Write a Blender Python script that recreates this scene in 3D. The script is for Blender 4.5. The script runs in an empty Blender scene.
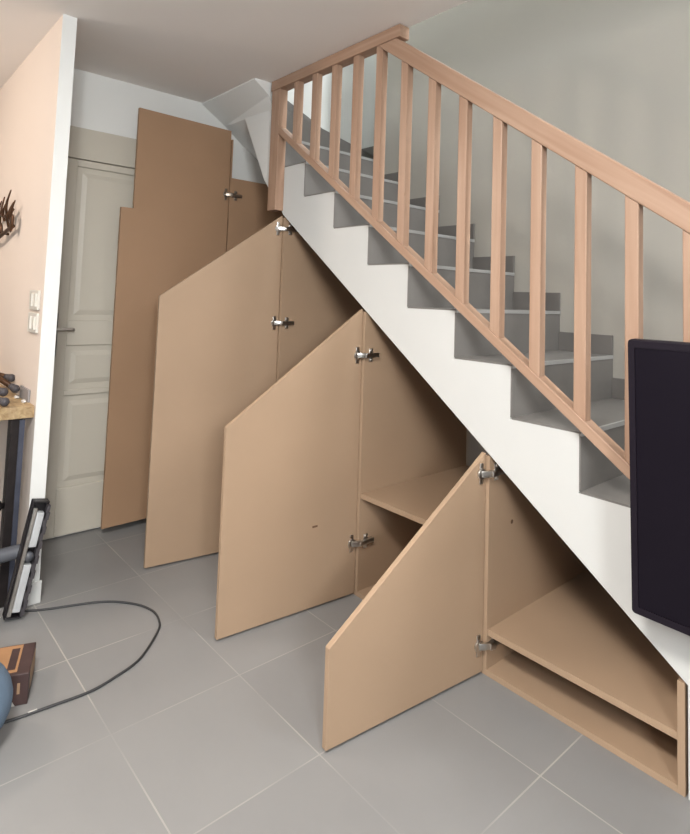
import bpy, bmesh, math, random
from mathutils import Vector, Matrix
random.seed(7)
SC = bpy.context.scene
COL = SC.collection
PI = math.pi

# ------------------------------------------------------------------ materials
def new_mat(name):
    m = bpy.data.materials.new(name); m.use_nodes = True
    return m, m.node_tree.nodes, m.node_tree.links, m.node_tree.nodes['Principled BSDF']

def plain(name, col, rough=0.5, metal=0.0, var=0.04, scale=6.0, bump=0.0, bscale=60.0, spec=0.5):
    m, n, l, b = new_mat(name)
    b.inputs['Roughness'].default_value = rough
    b.inputs['Metallic'].default_value = metal
    b.inputs['Specular IOR Level'].default_value = spec
    tc = n.new('ShaderNodeTexCoord')
    ns = n.new('ShaderNodeTexNoise'); ns.inputs['Scale'].default_value = scale; ns.inputs['Detail'].default_value = 4
    l.new(tc.outputs['Object'], ns.inputs['Vector'])
    rp = n.new('ShaderNodeValToRGB')
    rp.color_ramp.elements[0].position = 0.3; rp.color_ramp.elements[1].position = 0.7
    rp.color_ramp.elements[0].color = (*[max(0, c*(1-var)) for c in col], 1)
    rp.color_ramp.elements[1].color = (*[min(1, c*(1+var)) for c in col], 1)
    l.new(ns.outputs['Fac'], rp.inputs['Fac']); l.new(rp.outputs['Color'], b.inputs['Base Color'])
    if bump:
        n2 = n.new('ShaderNodeTexNoise'); n2.inputs['Scale'].default_value = bscale; n2.inputs['Detail'].default_value = 3
        l.new(tc.outputs['Object'], n2.inputs['Vector'])
        bp = n.new('ShaderNodeBump'); bp.inputs['Strength'].default_value = bump; bp.inputs['Distance'].default_value = 0.002
        l.new(n2.outputs['Fac'], bp.inputs['Height']); l.new(bp.outputs['Normal'], b.inputs['Normal'])
    return m

def wood(name, c1, c2, stretch=(1, 1, 1), scale=9.0, rough=0.5, knot=(0.25, 0.12, 0.06), rot=0.0):
    """long-grained wood: noise squeezed along the grain, some dark knots"""
    m, n, l, b = new_mat(name)
    b.inputs['Roughness'].default_value = rough
    tc = n.new('ShaderNodeTexCoord'); mp = n.new('ShaderNodeMapping'); mp.inputs['Scale'].default_value = stretch
    mr = n.new('ShaderNodeMapping'); mr.inputs['Rotation'].default_value = (0, -rot, 0)
    l.new(tc.outputs['Object'], mr.inputs['Vector']); l.new(mr.outputs['Vector'], mp.inputs['Vector'])
    ns = n.new('ShaderNodeTexNoise'); ns.inputs['Scale'].default_value = scale; ns.inputs['Detail'].default_value = 6; ns.inputs['Distortion'].default_value = 0.6
    l.new(mp.outputs['Vector'], ns.inputs['Vector'])
    rp = n.new('ShaderNodeValToRGB')
    rp.color_ramp.elements[0].position = 0.32; rp.color_ramp.elements[1].position = 0.68
    rp.color_ramp.elements[0].color = (*c1, 1); rp.color_ramp.elements[1].color = (*c2, 1)
    l.new(ns.outputs['Fac'], rp.inputs['Fac'])
    vo = n.new('ShaderNodeTexVoronoi'); vo.inputs['Scale'].default_value = 5.5
    l.new(tc.outputs['Object'], vo.inputs['Vector'])
    r2 = n.new('ShaderNodeValToRGB')
    r2.color_ramp.elements[0].position = 0.03; r2.color_ramp.elements[1].position = 0.075
    r2.color_ramp.elements[0].color = (1, 1, 1, 1); r2.color_ramp.elements[1].color = (0, 0, 0, 1)
    l.new(vo.outputs['Distance'], r2.inputs['Fac'])
    mx = n.new('ShaderNodeMixRGB'); mx.inputs['Color2'].default_value = (*knot, 1)
    ml = n.new('ShaderNodeMath'); ml.operation = 'MULTIPLY'; ml.inputs[1].default_value = 0.55
    l.new(r2.outputs['Color'], ml.inputs[0]); l.new(ml.outputs[0], mx.inputs['Fac'])
    l.new(rp.outputs['Color'], mx.inputs['Color1']); l.new(mx.outputs['Color'], b.inputs['Base Color'])
    bp = n.new('ShaderNodeBump'); bp.inputs['Strength'].default_value = 0.12; bp.inputs['Distance'].default_value = 0.001
    l.new(ns.outputs['Fac'], bp.inputs['Height']); l.new(bp.outputs['Normal'], b.inputs['Normal'])
    return m

def tile_floor(name):
    """grey 44 cm porcelain tiles with pale worn grout, grid taken from the joints"""
    m, n, l, b = new_mat(name)
    tc = n.new('ShaderNodeTexCoord'); sp = n.new('ShaderNodeSeparateXYZ'); l.new(tc.outputs['Object'], sp.inputs[0])
    def M(op, a, b_=None):
        q = n.new('ShaderNodeMath'); q.operation = op
        for i, v in enumerate((a, b_)):
            if v is None: continue
            if isinstance(v, (int, float)): q.inputs[i].default_value = v
            else: l.new(v, q.inputs[i])
        return q.outputs[0]
    T = 0.436
    def joint(o, off):
        u = M('DIVIDE', M('SUBTRACT', o, off), T)
        f = M('FRACT', u)
        d = M('ABSOLUTE', M('SUBTRACT', f, 0.5))
        return M('GREATER_THAN', d, 0.5 - 0.0050), M('FLOOR', u)
    jx, ix = joint(sp.outputs[0], -0.862 + 10*T*-1)
    jy, iy = joint(sp.outputs[1], -1.117 + 10*T*-1)
    j = M('MAXIMUM', jx, jy)
    cid = n.new('ShaderNodeCombineXYZ'); l.new(ix, cid.inputs[0]); l.new(iy, cid.inputs[1])
    wn = n.new('ShaderNodeTexWhiteNoise'); wn.noise_dimensions = '3D'; l.new(cid.outputs[0], wn.inputs['Vector'])
    n1 = n.new('ShaderNodeTexNoise'); n1.inputs['Scale'].default_value = 3.0; n1.inputs['Detail'].default_value = 5
    l.new(tc.outputs['Object'], n1.inputs['Vector'])
    mixv = M('ADD', M('MULTIPLY', wn.outputs['Value'], 0.3), M('MULTIPLY', n1.outputs['Fac'], 0.7))
    rp = n.new('ShaderNodeValToRGB')
    rp.color_ramp.elements[0].position = 0.25; rp.color_ramp.elements[1].position = 0.75
    rp.color_ramp.elements[0].color = (0.22, 0.218, 0.217, 1); rp.color_ramp.elements[1].color = (0.25, 0.247, 0.243, 1)
    l.new(mixv, rp.inputs['Fac'])
    n2 = n.new('ShaderNodeTexNoise'); n2.inputs['Scale'].default_value = 2.3; n2.inputs['Detail'].default_value = 2
    l.new(tc.outputs['Object'], n2.inputs['Vector'])
    wear = n.new('ShaderNodeValToRGB'); wear.color_ramp.elements[0].position = 0.42; wear.color_ramp.elements[1].position = 0.62
    l.new(n2.outputs['Fac'], wear.inputs['Fac'])
    gf = M('MULTIPLY', j, M('ADD', 0.10, M('MULTIPLY', wear.outputs['Color'], 0.65)))
    mx = n.new('ShaderNodeMixRGB'); mx.inputs['Color2'].default_value = (0.43, 0.405, 0.37, 1)
    l.new(gf, mx.inputs['Fac']); l.new(rp.outputs['Color'], mx.inputs['Color1']); l.new(mx.outputs['Color'], b.inputs['Base Color'])
    b.inputs['Roughness'].default_value = 0.42
    bp = n.new('ShaderNodeBump'); bp.inputs['Strength'].default_value = 0.25; bp.inputs['Distance'].default_value = 0.001
    l.new(M('SUBTRACT', 1.0, j), bp.inputs['Height']); l.new(bp.outputs['Normal'], b.inputs['Normal'])
    return m

def ribbed(name, c1, c2, freq=90.0):
    m, n, l, b = new_mat(name)
    b.inputs['Roughness'].default_value = 0.85
    tc = n.new('ShaderNodeTexCoord'); mp = n.new('ShaderNodeMapping'); mp.inputs['Rotation'].default_value = (0.5, 0.75, 0.3)
    l.new(tc.outputs['Object'], mp.inputs['Vector'])
    wv = n.new('ShaderNodeTexWave'); wv.inputs['Scale'].default_value = freq; wv.inputs['Distortion'].default_value = 0.4
    l.new(mp.outputs['Vector'], wv.inputs['Vector'])
    rp = n.new('ShaderNodeValToRGB'); rp.color_ramp.elements[0].color = (*c1, 1); rp.color_ramp.elements[1].color = (*c2, 1)
    l.new(wv.outputs['Fac'], rp.inputs['Fac']); l.new(rp.outputs['Color'], b.inputs['Base Color'])
    bp = n.new('ShaderNodeBump'); bp.inputs['Strength'].default_value = 0.4; bp.inputs['Distance'].default_value = 0.002
    l.new(wv.outputs['Fac'], bp.inputs['Height']); l.new(bp.outputs['Normal'], b.inputs['Normal'])
    return m

M_WHITE = plain('white_wall_paint', (0.577, 0.581, 0.566), 0.75, var=0.012, scale=1.5, bump=0.10, bscale=140)
M_WHITELIT = plain('lit_white_paint', (0.73, 0.735, 0.715), 0.75, var=0.012, scale=1.5, bump=0.10, bscale=140)  # white paint made lighter in place of extra light around the corridor
M_GREYW = plain('greige_wall_paint', (0.4, 0.38, 0.34), 0.8, var=0.015, scale=1.2, bump=0.10, bscale=140)
M_TAUPE = plain('darkened_unseen_wall', (0.200, 0.185, 0.170), 0.8, var=0.02, scale=1.2)  # unseen walls darkened so less fill light bounces back
M_PEACH = plain('pale_peach_wall_paint', (0.65, 0.57, 0.505), 0.8, var=0.015, scale=1.5, bump=0.1, bscale=140)
M_CEIL = plain('ceiling_paint', (0.84, 0.805, 0.775), 0.85, var=0.012, scale=1.0, bump=0.08, bscale=120)
M_FLOOR = tile_floor('grey_floor_tile')
M_STILE = plain('grey_stair_tile', (0.158, 0.148, 0.138), 0.5, var=0.07, scale=7)
M_NOSE = plain('pale_nosing_trim', (0.407, 0.407, 0.400), 0.35, metal=0.3)
WC = ((0.325, 0.195, 0.128), (0.41, 0.272, 0.192))
M_WOODX = wood('varnished_redwood_along', *WC, (0.8, 16, 16), 2.2, 0.40)
M_WOODS = wood('varnished_redwood_sloping', *WC, (0.8, 16, 16), 2.2, 0.40, rot=math.atan(0.742))
M_WOODZ = wood('varnished_redwood_upright', *WC, (16, 16, 0.8), 2.2, 0.40)
M_MDF = plain('raw_mdf_board', (0.365, 0.252, 0.165), 0.62, var=0.035, scale=3.0, bump=0.03, bscale=300)
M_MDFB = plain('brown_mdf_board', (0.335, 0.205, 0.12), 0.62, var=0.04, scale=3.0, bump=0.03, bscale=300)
M_DOOR = plain('taupe_door_paint', (0.5, 0.465, 0.395), 0.5, var=0.015, scale=2.0)
M_STEEL = plain('brushed_steel', (0.62, 0.60, 0.57), 0.28, metal=1.0, var=0.1, scale=40)
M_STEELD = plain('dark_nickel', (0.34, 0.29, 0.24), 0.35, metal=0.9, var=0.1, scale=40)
M_BLACK = plain('satin_black', (0.012, 0.010, 0.012), 0.4, var=0.1)
M_BEZEL = plain('bezel_plastic', (0.010, 0.007, 0.012), 0.45, var=0.1, spec=0.18)
M_SCREEN = plain('screen_glass', (0.007, 0.005, 0.009), 0.35, var=0.02, spec=0.12)
M_IRON = plain('black_iron', (0.025, 0.02, 0.02), 0.45, metal=0.5, var=0.2, scale=30)
M_LEGLIT = plain('lit_leg_side', (0.10, 0.11, 0.15), 0.35, metal=0.6, var=0.15, scale=20)  # lit side of the black leg, put into the colour
M_BRONZE = plain('dark_bronze', (0.075, 0.035, 0.016), 0.4, metal=0.6, var=0.4, scale=40)
M_RUBBER = plain('dark_rubber', (0.05, 0.045, 0.05), 0.6, var=0.15)
M_CORD = plain('cord_rubber', (0.035, 0.035, 0.037), 0.55, var=0.15)
M_TABLE = wood('pale_oak_slab', (0.27, 0.175, 0.085), (0.46, 0.34, 0.19), (2, 8, 8), 7.0, 0.5)
M_PLAST = plain('white_plastic', (0.592, 0.570, 0.518), 0.35, var=0.01)
M_SILVER = plain('silver_metal', (0.577, 0.592, 0.607), 0.3, metal=0.3, var=0.06, scale=20)
M_GREYP = plain('grey_plastic', (0.1, 0.105, 0.12), 0.4, var=0.05)
M_GREYC = plain('flat_grey', (0.252, 0.237, 0.237), 0.7, var=0.03)
M_PAPER = plain('white_paper', (0.607, 0.592, 0.562), 0.8, var=0.03)
M_CARTON = plain('kraft_orange_card', (0.370, 0.200, 0.096), 0.6, var=0.12, scale=14)
M_CARTOND = plain('dark_brown_print', (0.055, 0.03, 0.028), 0.5, var=0.2, scale=18)
M_CARTONL = plain('tan_print', (0.340, 0.222, 0.133), 0.6, var=0.1, scale=30)
M_BLUE = ribbed('blue_ribbed_cloth', (0.085, 0.13, 0.19), (0.14, 0.20, 0.28), 170)
M_GLASS = plain('window_frame_white', (0.8, 0.8, 0.8), 0.4)
M_SPOT = plain('dark_scuff', (0.12, 0.06, 0.03), 0.8)

# ------------------------------------------------------------------ mesh helpers (all in world coordinates)
def B(): return bmesh.new()
def box(bm, x0, y0, z0, x1, y1, z1):
    v = [bm.verts.new(p) for p in ((x0,y0,z0),(x1,y0,z0),(x1,y1,z0),(x0,y1,z0),(x0,y0,z1),(x1,y0,z1),(x1,y1,z1),(x0,y1,z1))]
    for f in ((0,3,2,1),(4,5,6,7),(0,1,5,4),(1,2,6,5),(2,3,7,6),(3,0,4,7)): bm.faces.new([v[i] for i in f])
    return bm
def prism(bm, pts, fn0, fn1):
    a = [bm.verts.new(fn0(*p)) for p in pts]; b = [bm.verts.new(fn1(*p)) for p in pts]
    bm.faces.new(a); bm.faces.new(b[::-1])
    for i in range(len(pts)):
        j = (i+1) % len(pts); bm.faces.new((a[j], a[i], b[i], b[j]))
    bmesh.ops.recalc_face_normals(bm, faces=bm.faces)
    return bm
def prism_y(bm, pts, y0, y1): return prism(bm, pts, lambda x, z: (x, y0, z), lambda x, z: (x, y1, z))
def prism_x(bm, pts, x0, x1): return prism(bm, pts, lambda y, z: (x0, y, z), lambda y, z: (x1, y, z))
def prism_z(bm, pts, z0, z1): return prism(bm, pts, lambda x, y: (x, y, z0), lambda x, y: (x, y, z1))
def frame_of(d):
    d = Vector(d).normalized(); a = Vector((0,0,1)) if abs(d.z) < 0.9 else Vector((1,0,0))
    s = d.cross(a).normalized(); return d, s, s.cross(d).normalized()
def tube(bm, pts, r, seg=10, caps=True):
    pts = [Vector(p) for p in pts]; rr = r if isinstance(r, (list, tuple)) else [r]*len(pts)
    rings = []; s = None
    for i, p in enumerate(pts):
        d = (pts[min(i+1, len(pts)-1)] - pts[max(i-1, 0)])
        d, s0, u0 = frame_of(d)
        if s is None: s = s0
        else: s = (s - d*s.dot(d)).normalized()
        u = d.cross(s)
        rings.append([bm.verts.new(p + (s*math.cos(2*PI*k/seg) + u*math.sin(2*PI*k/seg))*rr[i]) for k in range(seg)])
    for a, b in zip(rings, rings[1:]):
        for k in range(seg): bm.faces.new((a[k], a[(k+1)%seg], b[(k+1)%seg], b[k]))
    if caps: bm.faces.new(rings[0][::-1]); bm.faces.new(rings[-1])
    for f in bm.faces: f.smooth = True
    return bm
def ball(bm, c, rx, ry=None, rz=None, u=16, v=12, rot=None):
    mt = Matrix.Translation(c)
    if rot is not None: mt = mt @ rot
    mt = mt @ Matrix.Diagonal((rx, ry or rx, rz or rx, 1))
    g = bmesh.ops.create_uvsphere(bm, u_segments=u, v_segments=v, radius=1.0, matrix=mt)
    for f in bm.faces: f.smooth = True
    return bm
def obox(bm, c, ax, ay, az, hx, hy, hz):
    """oriented box: centre, three unit axes, three half sizes"""
    c, ax, ay, az = map(Vector, (c, ax, ay, az))
    v = [bm.verts.new(c + ax*hx*i + ay*hy*j + az*hz*k) for k in (-1,1) for i, j in ((-1,-1),(1,-1),(1,1),(-1,1))]
    fs = [bm.faces.new([v[i] for i in f]) for f in ((0,3,2,1),(4,5,6,7),(0,1,5,4),(1,2,6,5),(2,3,7,6),(3,0,4,7))]
    bmesh.ops.recalc_face_normals(bm, faces=fs)
    return bm
def rounded(w, h, r, n=6, bottom=True, top=True):
    pts = []
    for (sx, sy, a0) in ((1,1,0),(-1,1,90),(-1,-1,180),(1,-1,270)):
        for k in range(n+1):
            a = math.radians(a0 + 90*k/n); pts.append((sx*(w/2-r)+r*math.cos(a), sy*(h/2-r)+r*math.sin(a)))
    return pts
def spline(P, n=10):
    P = [Vector(p) for p in P]; out = []
    for i in range(len(P)-1):
        p0, p1, p2, p3 = P[max(i-1,0)], P[i], P[i+1], P[min(i+2, len(P)-1)]
        for k in range(n):
            t = k/n
            out.append(0.5*((2*p1)+(p2-p0)*t+(2*p0-5*p1+4*p2-p3)*t*t+(3*p1-p0-3*p2+p3)*t**3))
    out.append(P[-1]); return out

def root_loc(o):
    while o.parent: o = o.parent
    return o.location.copy()
def obj(name, bm, mat, parent=None, bevel=0.0, smooth=False, label=None, loc=None):
    me = bpy.data.meshes.new(name)
    off = root_loc(parent) if parent else Vector(loc or (0,0,0))
    if off.length: bmesh.ops.translate(bm, verts=bm.verts, vec=-off)
    bm.to_mesh(me); bm.free()
    o = bpy.data.objects.new(name, me); COL.objects.link(o)
    me.materials.append(mat)
    if parent: o.parent = parent
    elif loc: o.location = loc
    if bevel:
        md = o.modifiers.new('edge', 'BEVEL'); md.width = bevel; md.segments = 2; md.limit_method = 'ANGLE'; md.angle_limit = math.radians(40)
    if smooth: 
        for p in me.polygons: p.use_smooth = True
    if label: o['label'] = label
    return o
def thing(name, label, cat, loc=(0,0,0), group=None):
    o = bpy.data.objects.new(name, None); COL.objects.link(o); o.empty_display_size = 0.1
    o.location = loc; o['label'] = label; o['category'] = cat
    if group: o['group'] = group
    return o
def tag(o, label, cat, group=None):
    o['label'] = label; o['category'] = cat
    if group: o['group'] = group
    return o
def struct(name, bm, mat, label, cat, parent=None, bevel=0.0):
    o = obj(name, bm, mat, parent, bevel)
    if not parent: o['kind'] = 'structure'; o['label'] = label; o['category'] = cat
    return o

# ------------------------------------------------------------------ dimensions
R_, G_, Z0, W = 0.18478, 0.24899, 0.7212, 0.803      # stair rise, going, height of tread 0, stair width
H = 2.5                                              # ceiling
XB = -2.386                                          # back wall
YP = -1.157                                          # near face of the peach wall
XP = -1.762                                          # its free end
XR, YR, XL, ZT = 2.6, -4.6, -3.4, 5.2
def zs(x): return 0.512 - 0.735*x                    # underside of the stair
def tz(k): return Z0 + k*R_
def tx(k): return -k*G_                              # inner corner of tread k (nosing at tx(k-1))

# ------------------------------------------------------------------ setting
struct('floor', box(B(), XL, YR, -0.06, XR, 1.21, 0.0), M_FLOOR, 'grey square floor tiles with pale grout joints', 'floor')
# room ceiling with the stairwell left open
cp = [(XL,YR),(XR,YR),(XR,0.0),(-1.797,0.0),(-1.797,-0.142),(XB-0.1,-0.142),(XB-0.1,YP+0.057),(XL,YP+0.057)]
struct('ceiling', prism_z(B(), cp, H, H+0.254), M_CEIL, 'plain pale ceiling over the room, cut away above the stairs', 'ceiling')
struct('wall_back', box(B(), XB-0.1, YP+0.057, 0, XB, 1.31, ZT), M_WHITELIT, 'white wall behind the grey panelled door', 'wall')
struct('wall_partition', box(B(), XL, YP, 0, XP-0.004, YP+0.057, H), M_PEACH, 'peach wall with switches ending in a white edge', 'wall')
struct('trim_1', box(B(), XP-0.004, YP-0.001, 0, XP, YP+0.058, H), M_WHITELIT, 'white painted end edge of the peach wall', 'trim')
bb = box(B(), XP-0.0, YP-0.012, 0, XP+0.009, YP+0.066, 0.09)
struct('baseboard_end', bb, M_WHITE, 'white baseboard block around the end of the peach wall', 'baseboard', bevel=0.003)
struct('baseboard_left', box(B(), XL, YP-0.012, 0, XP, YP, 0.09), M_PLAST, 'white baseboard along the foot of the peach wall', 'baseboard')
struct('wall_stairwell', box(B(), -1.75, W, 0, XR, 1.31, ZT), M_GREYW, 'greige wall rising behind the staircase', 'wall')
struct('wall_landing', box(B(), XB, 1.21, 0, -1.75, 1.31, ZT), M_WHITE, 'white wall at the top turn of the stairs', 'wall')
struct('wall_left', box(B(), XL-0.1, YR, 0, XL, YP+0.057, H), M_TAUPE, 'unseen side wall at the far left, darkened to cut fill light', 'wall')
def wall_with_hole(name, axis, c0, c1, a0, a1, z1, holes, mat, label):
    bm = B(); cur = a0
    def put(p0, p1, q0, q1):
        if axis == 'x': box(bm, c0, p0, q0, c1, p1, q1)
        else: box(bm, p0, c0, q0, p1, c1, q1)
    for (h0, h1, g0, g1) in holes:
        put(cur, h0, 0, z1); put(h0, h1, 0, g0); put(h0, h1, g1, z1); cur = h1
    put(cur, a1, 0, z1)
    return struct(name, bm, mat, label, 'wall')
W1 = (-2.95, -2.05, 1.55, 2.40)    # right wall window, unseen, added to light the room: y0,y1,z0,z1
W2 = (-1.6, 1.2, 0.25, 2.25)    # rear wall glazing, unseen, added to light the room: x0,x1,z0,z1
W3 = (0.15, 0.75, 3.1, 4.7)     # unseen upstairs window (right wall), added to light the stairwell
wall_with_hole('wall_right', 'x', XR, XR+0.12, YR, 0.0, H, [W1], M_TAUPE, 'unseen right wall, darkened to cut fill light, with an added high window')
bm = B(); box(bm, XR, 0, 0, XR+0.12, W, W3[2]); box(bm, XR, 0, W3[3], XR+0.12, W, ZT); box(bm, XR, 0, W3[2], XR+0.12, W3[0], W3[3]); box(bm, XR, W3[1], W3[2], XR+0.12, W, W3[3])
struct('wall_right_stair', bm, M_WHITE, 'white wall closing the stairwell at its foot', 'wall')
wall_with_hole('wall_rear', 'y', YR-0.12, YR, XL, XR, H, [W2], M_TAUPE, 'unseen wall behind the viewer, darkened to cut fill light, with added glazed doors')
bm = B(); box(bm, XB-0.1, -0.24, H+0.254, XR+0.1, -0.142, ZT)
struct('wall_upstairs', bm, M_WHITE, 'white wall of the floor above, beside the stairwell', 'wall')
struct('ceiling_upstairs', box(B(), XB-0.1, -0.24, ZT, XR+0.1, 1.31, ZT+0.1), M_WHITE, 'white ceiling high above the stairwell', 'ceiling')
def window(name, axis, c, a0, a1, z0, z1, nm, label):
    bm = B(); t = 0.06
    def put(p0, p1, q0, q1):
        if axis == 'x': box(bm, c, p0, q0, c+0.06, p1, q1)
        else: box(bm, p0, c-0.06, q0, p1, c, q1)
    put(a0, a0+t, z0, z1); put(a1-t, a1, z0, z1); put(a0+t, a1-t, z0, z0+t); put(a0+t, a1-t, z1-t, z1)
    for i in range(1, nm):
        m = a0 + (a1-a0)*i/nm; put(m-t/2, m+t/2, z0+t, z1-t)
    return struct(name, bm, M_GLASS, label, 'window')
window('added_window_1', 'x', XR+0.04, *W1, 2, 'added high white framed window in the unseen right wall')
window('added_window_2', 'y', YR-0.04, *W2, 3, 'added glazed white doors in the unseen rear wall')
window('added_window_3', 'x', XR+0.04, *W3, 1, 'added narrow white framed window, unseen above the stairs')

# door behind the corridor, on the back wall
d = thing('door_1', 'grey panelled door with a lever handle, partly behind the notched brown board', 'door', (XB, -0.5, 0)); d['kind'] = 'structure'
DY0, DY1 = -1.0, -0.20
bm = B(); box(bm, XB, DY0-0.085, 0, XB+0.03, DY0, 2.175); box(bm, XB, DY1, 0, XB+0.03, DY1+0.085, 2.175); box(bm, XB, DY0, 2.005, XB+0.03, DY1, 2.175)
obj('door_casing', bm, M_DOOR, d, 0.003)
leaf = B()
P1, P2 = -0.884, -0.316
rows = [(0.257, 0.735), (0.765, 0.998), (1.132, 1.962)]
box(leaf, XB, DY0+0.002, 0.01, XB+0.012, DY1-0.002, 2.0045)
box(leaf, XB+0.012, DY0+0.002, 0.01, XB+0.026, P1, 2.0); box(leaf, XB+0.012, P2, 0.01, XB+0.026, DY1-0.002, 2.0)
zz = 0.01
for a, b in rows + [(2.0, 2.0)]:
    box(leaf, XB+0.012, P1, zz, XB+0.026, P2, a); zz = b
lf = obj('door_leaf', leaf, M_DOOR, d, 0.004)
for a, b in rows:
    bm = B(); m = 0.03
    pts = [(P1+m, a+m), (P2-m, a+m), (P2-m, b-m), (P1+m, b-m)]
    q = [(P1+m+0.025, a+m+0.025), (P2-m-0.025, a+m+0.025), (P2-m-0.025, b-m-0.025), (P1+m+0.025, b-m-0.025)]
    va = [bm.verts.new((XB+0.0125, *p)) for p in pts]; vb = [bm.verts.new((XB+0.021, *p)) for p in q]
    bm.faces.new(vb)
    for i in range(4): bm.faces.new((va[i], va[(i+1)%4], vb[(i+1)%4], vb[i]))
    bmesh.ops.recalc_face_normals(bm, faces=bm.faces)
    obj('door_panel', bm, M_DOOR, lf)
bm = B(); obox(bm, (XB+0.029, -0.955, 1.06), (1,0,0), (0,1,0), (0,0,1), 0.004, 0.022, 0.11)
tube(bm, [(XB+0.03, -0.955, 1.086), (XB+0.062, -0.955, 1.086)], 0.011)
tube(bm, spline([(XB+0.062, -0.962, 1.086), (XB+0.064, -0.93, 1.087), (XB+0.062, -0.86, 1.085)], 5), 0.009)
obj('door_handle', bm, M_STEEL, d, label='brushed steel lever handle')

# ------------------------------------------------------------------ staircase
st = thing('staircase', 'white sided staircase with grey tiled steps climbing to the left', 'staircase', (0, 0, 0))
KF = -3                                               # first tread above the floor
poly = [(tx(KF-1), 0.0)]
for k in range(KF, 8):
    poly += [(tx(k-1)-0.006, tz(k)-0.006), (tx(k)-0.006, tz(k)-0.006)]
poly[0] = (tx(KF-1)-0.006, 0.0)
poly += [(tx(7)-0.006, tz(8)-0.006), (-1.80, tz(8)-0.006), (-1.80, zs(-1.68)+0.16), (-1.68, zs(-1.68)), (0.300, zs(0.300)), (0.300, 0.0)]
obj('stair_body', prism_y(B(), poly, 0.0, W-0.002), M_WHITE, st, label='white painted sloping side')
for k in range(KF, 9):
    if k < 8: bm = box(B(), tx(k), 0.0, tz(k)-0.006, tx(k-1), W-0.002, tz(k))
    else: bm = prism_z(B(), [(tx(7), 0.0), (tx(7), 1.205), (-2.215, 1.205), (-1.775, 0.004)], tz(8)-0.006, tz(8))
    obj('tread', bm, M_STILE, st, label='grey tiled tread')
    bm = box(B(), tx(k-1)-0.006, 0.0, tz(k-1) if k > KF else 0.0, tx(k-1)-0.0005, W-0.002, tz(k)-0.014)
    obj('riser', bm, M_STILE, st, label='grey tiled riser')
    bm = box(B(), tx(k-1)-0.005, 0.001, tz(k)-0.014, tx(k-1)+0.003, W-0.003, tz(k)+0.0008)
    obj('nosing_strip', bm, M_NOSE, st, label='pale metal edge strip')
    if k < 8:
        bm = box(B(), tx(k), W-0.013, tz(k), tx(k-1)+0.001, W-0.001, tz(k)+0.088)
        obj('skirting_tile', bm, M_STILE, st, 0.001, label='grey skirting tile')
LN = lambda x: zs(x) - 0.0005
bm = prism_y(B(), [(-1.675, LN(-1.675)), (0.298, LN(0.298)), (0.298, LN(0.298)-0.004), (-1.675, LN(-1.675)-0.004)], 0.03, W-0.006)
obj('bounce_cut_lining', bm, plain('dark_added_lining', (0.16, 0.11, 0.085), 0.9, var=0.1, scale=9, bump=0.2, bscale=80), st, label='added dark lining that cuts bounce light')  # dark lining added under the stair to cut bounce light in the cupboards
# the turn at the top (upper flight runs back over the corridor)
SL = -0.69
def sz(y): return 2.5 + SL*(y+0.142)
d1 = (XB+0.001, 0.021, 2.402); g1 = (-1.797, -0.049, 2.436)
e1 = (XB+0.001, 0.158, 2.302); f1 = (-2.097, 0.0, 2.365)
bm = B()
V = lambda *p: bm.verts.new(p)
a = V(XB+0.001, -0.141, 2.5); b = V(-1.797, -0.141, 2.5); dd = V(*d1); gg = V(*g1); ee = V(*e1); ff = V(*f1); hh = V(-1.797, 0.0, 2.363)
jj = V(-1.797, -0.001, 2.0); kk = V(-1.80, 0.0, 1.90)
e2 = V(XB+0.001, 0.5, 2.10); f2 = V(-1.85, 0.5, 1.968)
b2 = V(-1.797, -0.141, 2.74); a2 = V(XB+0.001, -0.141, 2.74); h2 = V(-1.797, 0.0, 2.74)
ll = V(-1.85, 0.0, 1.968); 
bm.faces.new((a, b, gg, dd))                 # upper soffit
bm.faces.new((dd, gg, hh, ff, ee))           # lower soffit band
bm.faces.new((b, b2, h2, hh, gg))            # side face
bm.faces.new((ff, hh, kk, ll))               # triangular front
bm.faces.new((ee, ff, ll, f2, e2))           # winding underside
bm.faces.new((a, a2, b2, b))
bmesh.ops.triangulate(bm, faces=[f for f in bm.faces if len(f.verts) > 4])
bmesh.ops.remove_doubles(bm, verts=bm.verts, dist=0.0002)
bmesh.ops.delete(bm, geom=[v for v in bm.verts if not v.link_faces], context='VERTS')
o = obj('stair_soffit', bm, M_WHITELIT, st, label='white folded underside at the top turn')
md = o.modifiers.new('thick', 'SOLIDIFY'); md.thickness = 0.02; md.offset = -1
PV = (-1.775, 0.004)
def wedge(k, pts):
    obj('tread', prism_z(B(), pts, tz(k)-0.03, tz(k)), M_STILE, st, label='grey tiled winding tread')
wedge(9, [PV, (-2.215, 1.205), (XB+0.001, 1.205), (XB+0.001, 0.17)])
wedge(10, [PV, (XB+0.001, 0.168), (XB+0.001, 0.004)])
for k, (qx, qy) in ((9, (-2.215, 1.205)), (10, (XB+0.001, 0.168))):
    obj('riser', prism_z(B(), [PV, (qx, qy), (qx+0.004, qy), (PV[0]+0.004, PV[1])], tz(k-1), tz(k)-0.03), M_STILE, st, label='grey tiled winding riser')
obj('tread', box(B(), XB+0.001, -0.139, tz(11)-0.19, -1.80, 0.003, tz(11)), M_STILE, st, label='grey tiled winding tread')
bm = prism_x(B(), [(1.208, 2.37), (1.208, 2.465), (1.02, 2.465), (0.458, 2.69), (0.30, 2.76), (0.30, 2.57)], XB+0.0005, XB+0.012)
obj('skirting_tile', bm, M_STILE, st, label='grey sloping skirting at the turn')
obj('skirting_tile', box(B(), XB+0.012, 1.197, 2.37, -1.752, 1.2095, 2.465), M_STILE, st, label='grey skirting at the top turn')

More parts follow.
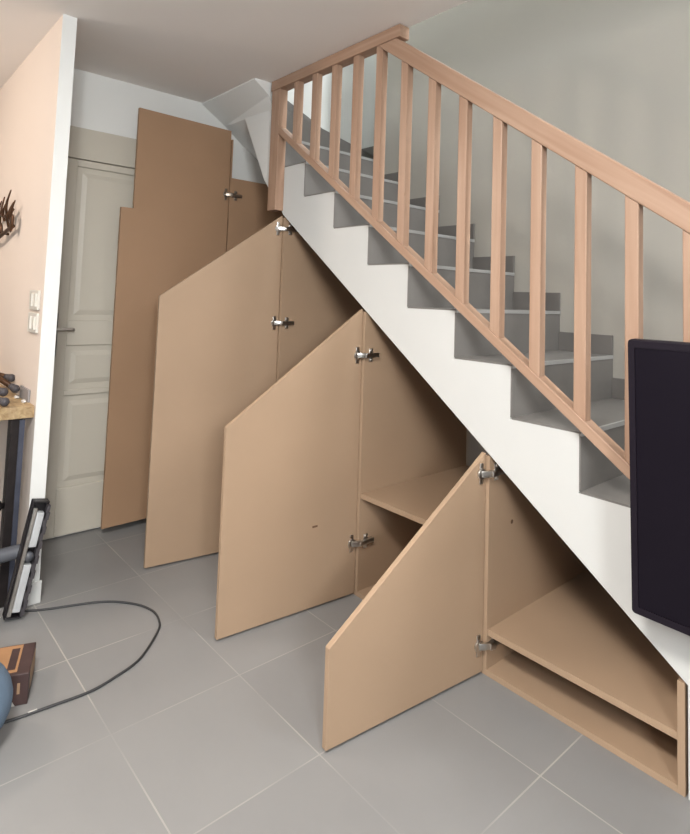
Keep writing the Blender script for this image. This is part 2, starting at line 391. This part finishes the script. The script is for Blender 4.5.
# ------------------------------------------------------------------ railing
rl = thing('stair_railing', 'varnished reddish wood balustrade with square balusters along the stairs', 'railing', (0, -0.03, 0))
YF, YBk = -0.055, 0.0
XE = 0.985
def hb(x): return 1.757 - 0.742*x
def ht(x): return 1.843 - 0.742*x
def lb(x): return 0.937 - 0.744*x
def lt(x): return 0.979 - 0.744*x
ZB = 2.442
xa, xb_ = (1.843-ZB)/0.742, (1.757-ZB)/0.742
obj('handrail', prism_y(B(), [(xa, ZB-0.0005), (xb_, ZB-0.0005), (XE, hb(XE)), (XE, ht(XE))], YF, YBk-0.004), M_WOODS, rl, 0.004)
obj('top_rail', box(B(), -1.762, YF-0.003, ZB, -0.785, 0.004, 2.498), M_WOODX, rl, 0.003, label='short level rail under the ceiling edge')
obj('bottom_rail', prism_y(B(), [(-1.679, lb(-1.679)), (XE, lb(XE)), (XE, lt(XE)), (-1.679, lt(-1.679))], YF, -0.003), M_WOODS, rl, 0.003)
obj('post', box(B(), -1.757, YF, 1.767, -1.680, -0.0005, ZB-0.0005), M_WOODZ, rl, 0.003, label='square end post hanging below the stair edge')
obj('newel_post', box(B(), XE, -0.062, 0.0, XE+0.08, 0.012, 1.22), M_WOODZ, rl, 0.004)
for k in range(16):
    x0 = -1.555 + 0.1553*k; x1 = x0 + 0.04
    top = (lambda x: ZB) if x1 < xb_ else hb
    ya, yb = -0.050, -0.014
    pts = [(x0, lt(x0)-0.002), (x1, lt(x1)-0.002), (x1, top(x1)), (x0, top(x0))]
    obj('baluster', prism_y(B(), pts, ya, yb), M_WOODZ, rl, 0.003)

# ------------------------------------------------------------------ cupboards under the stairs
T = 0.019
def hinge(bm, hx, u, n, z, px):
    """cup plate on the door face, arm, cross plate on the side panel; u = door direction from the hinge, n = face normal"""
    U, N, Zv = Vector((u[0],u[1],0)), Vector((n[0],n[1],0)), Vector((0,0,1))
    h = Vector((hx, 0, z))
    obox(bm, h + U*0.030 + N*0.002, U, N, Zv, 0.009, 0.002, 0.036)          # mounting wings
    tube(bm, [h + U*0.030 + N*0.0005, h + U*0.030 + N*0.008], 0.020, 14)        # cup
    obox(bm, h + U*0.012 + N*0.015, (U*0.75 - N*0.35).normalized(), (N*0.75+U*0.35).normalized(), Zv, 0.022, 0.006, 0.011)   # arm
    p = h + Vector((px, 0.0, 0))
    obox(bm, p + Vector((0.012, 0.014, 0)), (0,1,0), (1,0,0), Zv, 0.018, 0.009, 0.010)
    obox(bm, p + Vector((0.009, 0.050, 0)), (0,1,0), (1,0,0), Zv, 0.030, 0.008, 0.0095)
    obox(bm, p + Vector((0.002, 0.040, 0)), (0,1,0), (1,0,0), Zv, 0.011, 0.0022, 0.030)  # cross plate
    for s in (-1, 1): tube(bm, [p + Vector((0.002, 0.040, s*0.022)), p + Vector((0.009, 0.040, s*0.022))], 0.007, 8)
    return bm
def door_geo(bm, hx, u, pts):
    n = (-u[1], u[0]); n = n if n[0] > 0 else (-n[0], -n[1])
    f0 = lambda a, z: (hx + u[0]*a, u[1]*a - 0.002, z)
    f1 = lambda a, z: (hx + u[0]*a - n[0]*T, u[1]*a - n[1]*T - 0.002, z)
    prism(bm, pts, f0, f1); return n
cabs = [
  # x of hinge face, right limit, free end (x,y), label parts
  dict(x=-2.266, xr=-1.694, free=(-2.243, -0.678), lab='tall brown MDF cupboard at the far end, its notched door open over the grey door', hz=[1.92, 0.30]),
  dict(x=-1.675, xr=-1.034, free=(-1.768, -0.641), lab='MDF cupboard second from the far end, tall slanted door open, no shelf in view', hz=[1.666, 1.155, 0.20]),
  dict(x=-1.015, xr=-0.367, free=(-1.071, -0.651), lab='MDF cupboard with a raised inner shelf and a scuffed slanted door', hz=[1.048, 0.227]),
  dict(x=-0.348, xr=0.292, free=(-0.414, -0.667), lab='lowest MDF cupboard, under the foot of the stairs, small slanted door open', hz=[0.694, 0.104]),
]
for i, c in enumerate(cabs):
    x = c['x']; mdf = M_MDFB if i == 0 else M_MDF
    cab = thing('storage_cupboard', c['lab'], 'cupboard', (x, 0.0, 0.0), 'cupboards under the stairs')
    px1 = x + (0.012 if i else 0.001); px0 = px1 - T                       # left side panel
    if i == 0:
        pts = [(0.0, 0.0), (0.770, 0.0), (0.770, 2.03), (0.009, 2.03), (0.009, 2.275), (0.0, 2.275)]
    else:
        zt = zs(px1) - 0.006; pts = [(0.0, 0.0), (0.774, 0.0), (0.774, zt), (0.0, zt)]
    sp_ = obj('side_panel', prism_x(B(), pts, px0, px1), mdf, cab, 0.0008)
    if i == 3:
        bm = prism_x(B(), [(0, 0), (0.774, 0), (0.774, zs(0.292)-0.006), (0, zs(0.292)-0.006)], 0.273, 0.292)
        obj('side_panel', bm, mdf, cab, 0.0008, label='short right end panel')
        tube_b = B(); tube(tube_b, [(px1-0.002, 0.150, 0.492), (px1+0.0006, 0.150, 0.492)], 0.008, 10)
        obj('knot_mark', tube_b, M_SPOT, sp_, label='small dark spot')
    xr = 0.273 if i == 3 else c['xr'] - 0.0005
    if i == 0: xr = -1.6825
    if i in (1, 2): xr = cabs[i+1]['x'] + 0.012 - T
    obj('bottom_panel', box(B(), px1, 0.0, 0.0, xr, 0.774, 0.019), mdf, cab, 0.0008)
    if i == 2: obj('shelf', box(B(), px1, 0.004, 0.417, xr, 0.774, 0.439), mdf, cab, 0.0008)
    if i == 3: obj('shelf', box(B(), px1, 0.004, 0.133, xr, 0.774, 0.154), mdf, cab, 0.0008)
    u = Vector((c['free'][0]-x, c['free'][1], 0)); w = u.length; u.normalize()
    bm = B()
    if i == 0:
        pts = [(0.006, 0.044), (w, 0.044), (w, 1.757), (w-0.07, 1.757), (w-0.07, 2.328), (0.006, 2.328)]
    else:
        zh = zs(x) - 0.004
        pts = [(0.003, 0.010), (w, 0.010), (w, zh-0.708*w), (0.003, zh)]
    n = door_geo(bm, x, u, pts)
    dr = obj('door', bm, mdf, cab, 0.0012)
    if i == 2:
        sb = B(); fc = Vector((x,0,0)) + Vector((u.x*0.225, u.y*0.225-0.002, 0.338))
        obox(sb, fc, u, (n[0], n[1], 0), (0,0,1), 0.013, 0.0006, 0.004)
        obj('scuff', sb, M_SPOT, dr, label='small dark scuff')
    for z in c['hz']:
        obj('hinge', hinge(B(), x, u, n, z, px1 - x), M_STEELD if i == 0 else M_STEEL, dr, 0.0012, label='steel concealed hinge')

# ------------------------------------------------------------------ television on a pedestal
tv = thing('television', 'black flat television in front of the stair foot at the right edge', 'television', (0.84, -0.15, 0.0))
TW, TH = 1.262, 0.738; TX0, TZ0 = 0.204, 0.482; ty = -0.125
cx_, cz_ = TX0 + TW/2, TZ0 + TH/2
bm = prism_y(B(), [(cx_+px, cz_+pz) for px, pz in rounded(TW, TH, 0.011)], ty, ty+0.035)
obj('tv_casing', bm, M_BEZEL, tv, 0.004)
bm = B(); o_ = rounded(TW-0.006, TH-0.006, 0.009); q_ = rounded(TW-0.04, TH-0.044, 0.004)
for yy in (ty-0.004,):
    vo_ = [bm.verts.new((cx_+p[0], yy, cz_+p[1])) for p in o_]; vi_ = [bm.verts.new((cx_+p[0], yy, cz_+p[1])) for p in q_]
    vb_ = [bm.verts.new((cx_+p[0], ty-0.0005, cz_+p[1])) for p in o_]; vc_ = [bm.verts.new((cx_+p[0], ty-0.0005, cz_+p[1])) for p in q_]
    for i in range(len(o_)):
        j = (i+1) % len(o_)
        bm.faces.new((vo_[i], vo_[j], vi_[j], vi_[i])); bm.faces.new((vb_[i], vb_[j], vo_[j], vo_[i])); bm.faces.new((vi_[i], vi_[j], vc_[j], vc_[i]))
bmesh.ops.recalc_face_normals(bm, faces=bm.faces)
obj('bezel', bm, M_BEZEL, tv)
bm = box(B(), cx_-(TW-0.041)/2, ty-0.0015, cz_-(TH-0.045)/2, cx_+(TW-0.041)/2, ty-0.0003, cz_+(TH-0.045)/2)
obj('screen', bm, M_SCREEN, tv)
bm = B(); box(bm, cx_-0.05, -0.175, 0.0005, cx_+0.05, -0.145+0.0, 0.02); prism_z(bm, [(cx_+p[0], -0.28+p[1]) for p in rounded(0.6, 0.36, 0.05)], 0.0, 0.012)
box(bm, cx_-0.035, -0.0895, 0.012, cx_+0.035, -0.0695, 0.95)
TILT = Matrix.Translation((0, ty, TZ0)) @ Matrix.Rotation(math.radians(2.2), 4, 'X') @ Matrix.Translation((0, -ty, -TZ0))
for ch in tv.children:
    m_ = Matrix.Translation(-tv.location) @ TILT @ Matrix.Translation(tv.location); ch.data.transform(m_)
obj('pedestal', bm, M_BLACK, tv, 0.002)

# ------------------------------------------------------------------ left side: table and the things near it
tb = thing('console_table', 'pale wood plank table with black metal legs against the peach wall', 'table', (-2.4, -1.4, 0.0))
xe, xs_, yw, yn = -1.782, -3.1, YP-0.0005, -1.62
bm = B()
n_ = 14; top = []; 
ys = [yw + (yn-yw)*k/n_ for k in range(n_+1)]
edge = [xe + random.uniform(-0.004, 0.003) for _ in ys]
pl = [(xs_, yw)] + list(zip(edge, ys)) + [(xs_, yn)]
prism_z(bm, pl, 0.757, 0.806)
obj('table_top', bm, M_TABLE, tb, 0.003)
for lx, ly in ((-1.83, YP-0.06), (-1.83, -1.57), (-3.02, YP-0.06), (-3.02, -1.57)):
    bm = box(B(), lx-0.027, ly-0.022, 0.0, lx+0.027, ly+0.022, 0.7568)
    obj('leg', bm, M_IRON, tb, 0.003)
bm = B(); tube(bm, [(-1.83, -1.548, 0.40), (-1.83, YP-0.082, 0.40)], 0.011)
for y in (-1.30, -1.26): tube(bm, [(-1.83, y-0.012, 0.40), (-1.83, y+0.012, 0.40)], 0.019)
obj('stretcher', bm, M_IRON, tb)
bm = B(); box(bm, -1.8025, YP-0.05, 0.02, -1.7985, YP-0.030, 0.75)  # thin strip that paints the lit side onto the black leg
obj('leg_lit_strip', bm, M_LEGLIT, tb, label='blue grey strip painting the lit side of the leg')

rk = thing('metal_rack', 'dark metal rods with round end caps lying on the plank table', 'rack', (-2.05, -1.25, 0.806))
rods = [((-2.18, -1.171, 0.871), (-2.42, -1.31, 0.905)), ((-1.979, -1.193, 0.850), (-2.25, -1.32, 0.945)),
        ((-1.90, -1.255, 0.853), (-2.2, -1.38, 0.90)), ((-1.80, -1.268, 0.829), (-2.1, -1.42, 0.862))]
for p, q in rods:
    p, q = Vector(p), Vector(q); dv = (p-q).normalized()
    rb = obj('rod', tube(B(), [q, p], 0.0115, 12), M_BRONZE, rk)
    bm = B(); ball(bm, p, 0.0185); tube(bm, [p - dv*0.035, p - dv*0.008], [0.0125, 0.0165], 12)
    obj('end_cap', bm, M_RUBBER, rb, label='round grey rubber end cap')
bm = B(); box(bm, -2.46, -1.46, 0.807, -2.06, -1.44, 0.93); box(bm, -2.46, -1.34, 0.8065, -2.40, -1.28, 0.915)
obj('rack_body', bm, M_IRON, rk, 0.003)

bm = B()
obox(bm, (-1.94, YP-0.006, 0.833), (1,0,0), (0,1,0), (0,0,1), 0.075, 0.004, 0.0262)  # flat grey rectangle at the back of the table
tag(obj('grey_strip', bm, M_GREYC, None, loc=(-1.94, YP-0.006, 0.8062)), 'small grey card flat against the wall at the back of the plank table', 'oblong')
for i, (x, y, lab) in enumerate(((-1.865, -1.182, 'white paper scrap at the table corner nearest the wall end'), (-1.985, -1.185, 'white paper scrap beside the round rod ends'))):
    bm = B(); bmesh.ops.create_icosphere(bm, subdivisions=2, radius=1, matrix=Matrix.Translation((x, y, 0.8135)) @ Matrix.Diagonal((0.020, 0.009, 0.0068, 1)))
    for v in bm.verts: v.co += Vector((random.uniform(-1,1), random.uniform(-1,1), 0))*0.002
    tag(obj('paper_scrap', bm, M_PAPER, None, loc=(x, y, 0.8065)), lab, 'paper', 'paper scraps on the table')

# switches
for z, lab in ((1.247, 'upper of the two white wall switches by the wall end'), (1.148, 'lower of the two white wall switches by the wall end')):
    s = thing('light_switch', lab, 'switch', (-1.885, YP, z), 'wall switches')
    w_, h_ = 0.145, 0.086
    bm = B(); o_ = rounded(w_, h_, 0.006, 3)
    prism_y(bm, [(-1.885+p[0], z+p[1]) for p in o_], YP-0.011, YP-0.0005)
    obj('plate', bm, M_PLAST, s, 0.002)
    for sx in (-1, 1):
        bm = B(); xc = -1.885 + sx*0.034
        v = [bm.verts.new(p) for p in ((xc-0.026, YP-0.0105, z-0.028), (xc+0.026, YP-0.0105, z-0.028), (xc+0.026, YP-0.0105, z+0.028), (xc-0.026, YP-0.0105, z+0.028),
             (xc-0.026, YP-0.012, z-0.028), (xc+0.026, YP-0.019, z-0.028), (xc+0.026, YP-0.019, z+0.028), (xc-0.026, YP-0.012, z+0.028))]
        for f in ((0,3,2,1),(4,5,6,7),(0,1,5,4),(1,2,6,5),(2,3,7,6),(3,0,4,7)): bm.faces.new([v[i] for i in f])
        bmesh.ops.recalc_face_normals(bm, faces=bm.faces)
        obj('rocker', bm, M_PLAST, s, 0.001)

# wall sculpture of branches, fixed to the peach wall
ws = thing('wall_sculpture', 'dark bronze branch sculpture hanging on the peach wall', 'sculpture', (-2.75, YP, 1.6))
YS = YP - 0.03
def Pw(x, z, dy=0.0): return (x+0.075, YS+dy, z)
bm = tube(B(), spline([Pw(-3.3, 1.49), Pw(-2.95, 1.535), Pw(-2.7, 1.55, -0.01), Pw(-2.5, 1.585), Pw(-2.37, 1.60)], 6), 0.010, 8)
obj('stem', bm, M_BRONZE, ws)
bm = tube(B(), spline([Pw(-3.25, 1.64), Pw(-2.9, 1.655), Pw(-2.66, 1.675, -0.01), Pw(-2.52, 1.66), Pw(-2.40, 1.685)], 6), 0.008, 8)
obj('stem', bm, M_BRONZE, ws)
for (x0, z0, x1, z1) in ((-3.1, 1.64, -3.03, 1.85), (-2.98, 1.65, -2.93, 1.83), (-2.86, 1.65, -2.82, 1.82), (-2.79, 1.60, -2.74, 1.79), (-2.71, 1.62, -2.67, 1.755), (-2.65, 1.56, -2.60, 1.77), (-2.58, 1.64, -2.535, 1.735), (-2.52, 1.64, -2.455, 1.79), (-2.47, 1.60, -2.42, 1.705), (-2.42, 1.62, -2.375, 1.72), (-2.39, 1.61, -2.345, 1.725)):
    bm = tube(B(), spline([Pw(x0, z0), Pw((x0+x1)/2-0.008, (z0+z1)/2, -0.012), Pw(x1, z1, -0.004)], 5), [0.0065]*6+[0.006, 0.005, 0.0045, 0.004, 0.0025], 8)
    obj('twig', bm, M_BRONZE, ws)
for (x, z, r, a) in ((-2.375, 1.612, 0.048, 0.35), (-2.47, 1.655, 0.030, 0.9), (-2.62, 1.60, 0.036, -0.3), (-2.85, 1.57, 0.045, 0.4), (-3.05, 1.59, 0.05, -0.5)):
    bm = B(); ball(bm, Pw(x, z, -0.006), r*0.5, 0.009, r, 14, 10, Matrix.Rotation(a, 4, 'Y'))
    obj('leaf', bm, M_BRONZE, ws)
for x, z in ((-2.95, 1.545), (-2.60, 1.575)): obj('wall_mount', tube(B(), [Pw(x, z), (x+0.075, YP, z)], 0.006, 8), M_BRONZE, ws)

# vacuum nozzle propped on its edge against the wall end
vc = thing('vacuum_floor_nozzle', 'silver and black vacuum floor nozzle propped upright by the wall end', 'vacuum cleaner', (-1.70, -1.24, 0.0))
nrm = Vector((0.97, -0.05, 0)).normalized()
bot = Vector((-1.675, -1.214, 0.012)); topp = Vector((-1.665, -1.138, 0.447))
ax = (topp-bot).normalized(); wd = nrm.cross(ax).normalized(); nn = ax.cross(wd).normalized()
if nn.dot(nrm) < 0: nn = -nn
L = (topp-bot).length
wd = -wd if wd.y > 0 else wd              # towards the viewer's left
def N_(a, w, h): return bot + ax*a + wd*w + nn*h
bm = B()
def tray(bm, L, hw, d0, d1, t):
    for (a0, a1, w0, w1) in ((0, L, -hw, -hw+t), (0, L, hw-t, hw), (0, t, -hw+t, hw-t), (L-t, L, -hw+t, hw-t)):
        obox(bm, N_((a0+a1)/2, (w0+w1)/2, (d0+d1)/2), ax, wd, nn, (a1-a0)/2, (w1-w0)/2, (d1-d0)/2)
    obox(bm, N_(L/2, 0, d0-0.004), ax, wd, nn, L/2, hw, 0.004)
tray(bm, L, 0.031, -0.022, 0.012, 0.006)
obj('frame', bm, M_BLACK, vc, 0.003)
bm = B(); obox(bm, N_(L*0.48, 0.016, 0.0), ax, wd, nn, L*0.46, 0.008, 0.013)
obj('bumper_bar', bm, M_STEEL, vc, 0.003)
for a0, a1 in ((0.05, 0.45), (0.60, 0.90)):
    bm = B(); obox(bm, N_(L*(a0+a1)/2, -0.007, -0.004), ax, wd, nn, L*(a1-a0)/2, 0.0145, 0.014)
    obj('sole_plate', bm, M_SILVER, vc, 0.003, label='shiny silver plate')
bm = B(); tube(bm, [N_(L*0.51, -0.006, -0.018), N_(L*0.51, -0.006, 0.004)], 0.018, 16)
obj('suction_mouth', bm, M_GREYP, vc)
bm = B(); m_ = 15
for k in range(m_):
    obox(bm, N_(L*(0.06+0.88*k/(m_-1)), -0.0285 - (0.004 if k % 2 else 0), 0.012), ax, wd, nn, L*0.032, 0.006, 0.012)
obj('bristle_strip', bm, M_RUBBER, vc)
bm = B()
tube(bm, [N_(L*0.52, 0, -0.028), N_(L*0.52, 0, -0.055)], [0.034, 0.026], 16)
p0 = N_(L*0.52, 0, -0.05); dirn = Vector((0.05, -0.99, -0.02)).normalized()
pts = spline([p0, p0 + Vector((-0.012, -0.03, 0)), p0 + Vector((-0.012, -0.03, 0)) + dirn*0.12, p0 + dirn*0.5], 6)
tube(bm, pts, 0.027, 16)
obj('tube', bm, M_GREYP, vc, label='grey suction tube')
end = pts[-1]
hp = spline([end, end + dirn*0.12 + Vector((0,0,-0.03)), Vector((-2.05, -2.0, 0.03)), Vector((-1.72, -1.9, 0.025)), Vector((-1.74, -1.55, 0.025)), Vector((-1.77, -1.36, 0.025)), Vector((-1.72, -1.262, 0.025))], 14)
bm = B(); tube(bm, hp, [0.024 if i % 2 else 0.021 for i in range(len(hp))], 12)
obj('hose', bm, M_BLACK, vc, label='black corrugated hose on the floor')

# cord
cp_ = [(-1.735, -1.185), (-1.683, -1.103), (-1.606, -0.90), (-1.515, -0.80), (-1.418, -0.757), (-1.330, -0.764), (-1.262, -0.80), (-1.145, -0.916), (-1.10, -1.02), (-1.079, -1.108), (-1.085, -1.22), (-1.095, -1.335), (-1.13, -1.55), (-1.3, -1.9)]
bm = tube(B(), spline([(x, y, 0.0046) for x, y in cp_], 8), 0.0043, 8)
cd = thing('power_cord', 'black power cord looping over the floor tiles', 'cord', (-1.3, -0.9, 0.0))
obj('cable', bm, M_CORD, cd)
for (x, y, dx, dy) in ((-1.087, -1.235, -0.01, -0.03), (-1.080, -1.02+0.0, 0.012, -0.03)):
    pass
bm = tube(B(), [(-1.0905, -1.262, 0.0050), (-1.0925, -1.287, 0.0050)], 0.0049, 8)
obj('cord_tag', bm, M_PAPER, cd, label='small white tag on the cord')

# cardboard box
bx = thing('cardboard_box', 'small orange and dark brown cardboard box on the floor by the blue cushion', 'box', (-1.25, -1.33, 0.0))
N0 = Vector((-1.145, -1.277, 0)); ea = Vector((-0.94, 0.34, 0)).normalized(); eb = Vector((-0.34, -0.94, 0)).normalized(); up = Vector((0,0,1))
LA, LB, HB = 0.17, 0.26, 0.095
cen = N0 + ea*LA/2 + eb*LB/2
obj('carton', obox(B(), cen + up*(HB/2+0.0005), ea, eb, up, LA/2, LB/2, HB/2), M_CARTOND, bx, 0.003)
bm = obox(B(), N0 + ea*LA*0.52 + eb*(0.034+ (LB-0.034)/2) + up*(HB+0.0008), ea, eb, up, LA*0.44, (LB-0.04)/2, 0.0006)
obj('top_print', bm, M_CARTON, bx, label='orange printed top')
bm = obox(B(), N0 + ea*LA*0.50 + eb*0.056 + up*(HB+0.0018), ea, eb, up, LA*0.34, 0.012, 0.0005)
obj('dark_print', bm, M_CARTOND, bx, label='dark printed stripe')
bm = obox(B(), N0 + ea*LA*0.55 - eb*0.0004 + up*HB*0.58, ea, eb, up, LA*0.36, 0.0005, HB*0.30)
obj('side_print', bm, M_CARTONL, bx, label='tan printed panel')
bm = B(); 
obox(bm, N0 - ea*0.0004 + eb*0.075 + up*HB*0.60, eb, ea, up, 0.024, 0.0005, HB*0.27)
obox(bm, N0 - ea*0.0004 + eb*0.028 + up*HB*0.55, eb, ea, up, 0.004, 0.0005, HB*0.17)
obj('end_print', bm, M_CARTONL, bx, label='tan printed panel')
bm = prism(B(), [(0.035, 0.002), (0.085, 0.002), (0.075, 0.032), (0.055, 0.036)], lambda a, z: tuple(N0 - ea*0.0005 + eb*a + up*z), lambda a, z: tuple(N0 - ea*0.0015 + eb*a + up*z))
obj('white_flap', bm, M_PAPER, bx, label='white corner flap')

# blue ribbed cushion at the photo's edge
CU = (-1.056, -1.490)
bm = B(); ball(bm, (*CU, 0.122), 0.145, 0.145, 0.122, 32, 24)
cu = obj('floor_cushion', bm, M_BLUE, None, loc=(*CU, 0.0)); tag(cu, 'rounded blue ribbed cloth cushion on the floor, cut by the photo edge', 'cushion')

# ------------------------------------------------------------------ light
wd_ = bpy.data.worlds.new('daylight'); SC.world = wd_; wd_.use_nodes = True
bgn = wd_.node_tree.nodes['Background']; bgn.inputs['Color'].default_value = (0.72, 0.85, 1.0, 1); bgn.inputs['Strength'].default_value = 0.25
def area(name, loc, target, sx, sy, power, col):
    l = bpy.data.lights.new(name, 'AREA'); l.shape = 'RECTANGLE'; l.size = sx; l.size_y = sy; l.energy = power; l.color = col
    o = bpy.data.objects.new(name, l); COL.objects.link(o); o.location = loc
    o.rotation_euler = (Vector(target)-Vector(loc)).to_track_quat('-Z', 'Y').to_euler(); return o
area('added_right_window_light', (XR+0.10, (W1[0]+W1[1])/2, (W1[2]+W1[3])/2), (0, (W1[0]+W1[1])/2, (W1[2]+W1[3])/2), W1[1]-W1[0], W1[3]-W1[2], 120, (0.95, 0.985, 1.0))  # area light for the added right window
area('added_rear_door_light', ((W2[0]+W2[1])/2, YR-0.10, (W2[2]+W2[3])/2), ((W2[0]+W2[1])/2, 0, (W2[2]+W2[3])/2), W2[1]-W2[0], W2[3]-W2[2], 14, (0.97, 0.98, 1.0))  # weak area light for the added rear glazing
area('added_upstairs_light', (XR+0.10, (W3[0]+W3[1])/2, (W3[2]+W3[3])/2), (-2.4, 0.6, 2.6), 0.55, 1.5, 75, (0.96, 0.985, 1.0))  # area light for the added upstairs window, aimed at the stair turn
cl = thing('added_panel_light', 'unseen square white ceiling light added above the middle of the room', 'lamp', (0.45, -2.0, H))
obj('lamp_frame', box(B(), 0.20, -2.25, H-0.025, 0.70, -1.75, H-0.0005), M_PLAST, cl, 0.004)
area('added_panel_glow', (0.45, -2.0, H-0.03), (0.45, -2.0, 0), 0.46, 0.46, 62, (1.0, 0.965, 0.92))  # unseen lamp added to give steep shadow edges under the stairs
ul = thing('added_landing_lamp', 'unseen small white lamp added high above the stair turn', 'lamp', (-1.4, 0.6, ZT))
obj('lamp_base', tube(B(), [(-1.4, 0.6, ZT-0.0005), (-1.4, 0.6, ZT-0.04)], 0.14, 32), M_PLAST, ul)
ap = bpy.data.lights.new('added_landing_bulb', 'POINT'); ap.energy = 55; ap.color = (0.93, 0.98, 1.0); ap.shadow_soft_size = 0.12  # unseen lamp added to brighten the landing wall
ao = bpy.data.objects.new('added_landing_bulb', ap); COL.objects.link(ao); ao.location = (-1.4, 0.6, ZT-0.3)
# unseen warm lamp on the left, added to brighten the peach wall
lp = thing('added_warm_lamp', 'unseen round warm lamp added to brighten the peach wall', 'lamp', (-2.35, -2.70, H))
bm = B(); tube(bm, [(-2.35, -2.70, H-0.0005), (-2.35, -2.70, H-0.03)], 0.15, 32); obj('lamp_base', bm, M_PLAST, lp)
pl_ = bpy.data.lights.new('added_warm_bulb', 'POINT'); pl_.energy = 42; pl_.color = (1.0, 0.84, 0.71); pl_.shadow_soft_size = 0.12
po = bpy.data.objects.new('added_warm_bulb', pl_); COL.objects.link(po); po.location = (-2.35, -2.70, H-0.22)

# ------------------------------------------------------------------ camera (solved from the photograph's vanishing lines)
S = 1.055896642839294
C0 = Vector((0.88738795, -1.8144071, 1.30735395)); yaw, pitch, roll = 0.8618, 0.0676, 0.0351
f_px, cx, cy = 574.4256, 335.21, 257.7256
fw = Vector((-math.sin(yaw)*math.cos(pitch), math.cos(yaw)*math.cos(pitch), math.sin(pitch)))
rt = Vector((math.cos(yaw), math.sin(yaw), 0)); up_ = rt.cross(fw)
c, s = math.cos(roll), math.sin(roll)
r2 = rt*c + up_*s; u2 = up_*c - rt*s
cam = bpy.data.cameras.new('camera'); co = bpy.data.objects.new('camera', cam); COL.objects.link(co)
mt = Matrix((r2, u2, -fw)).transposed().to_4x4(); mt.translation = C0
co.matrix_world = mt
cam.sensor_fit = 'HORIZONTAL'; cam.sensor_width = 36.0; cam.lens = f_px/690*36
cam.shift_x = (345-cx)/690; cam.shift_y = (cy-417)/690
cam.clip_start = 0.05
SC.camera = co
SC.view_settings.view_transform = 'Standard'; SC.view_settings.look = 'None'; SC.view_settings.gamma = 1.0
SC.view_settings.use_curve_mapping = False; SC.view_settings.exposure = 0.6
SC.cycles.max_bounces = 10; SC.cycles.diffuse_bounces = 6
SC.cycles.use_denoising = True
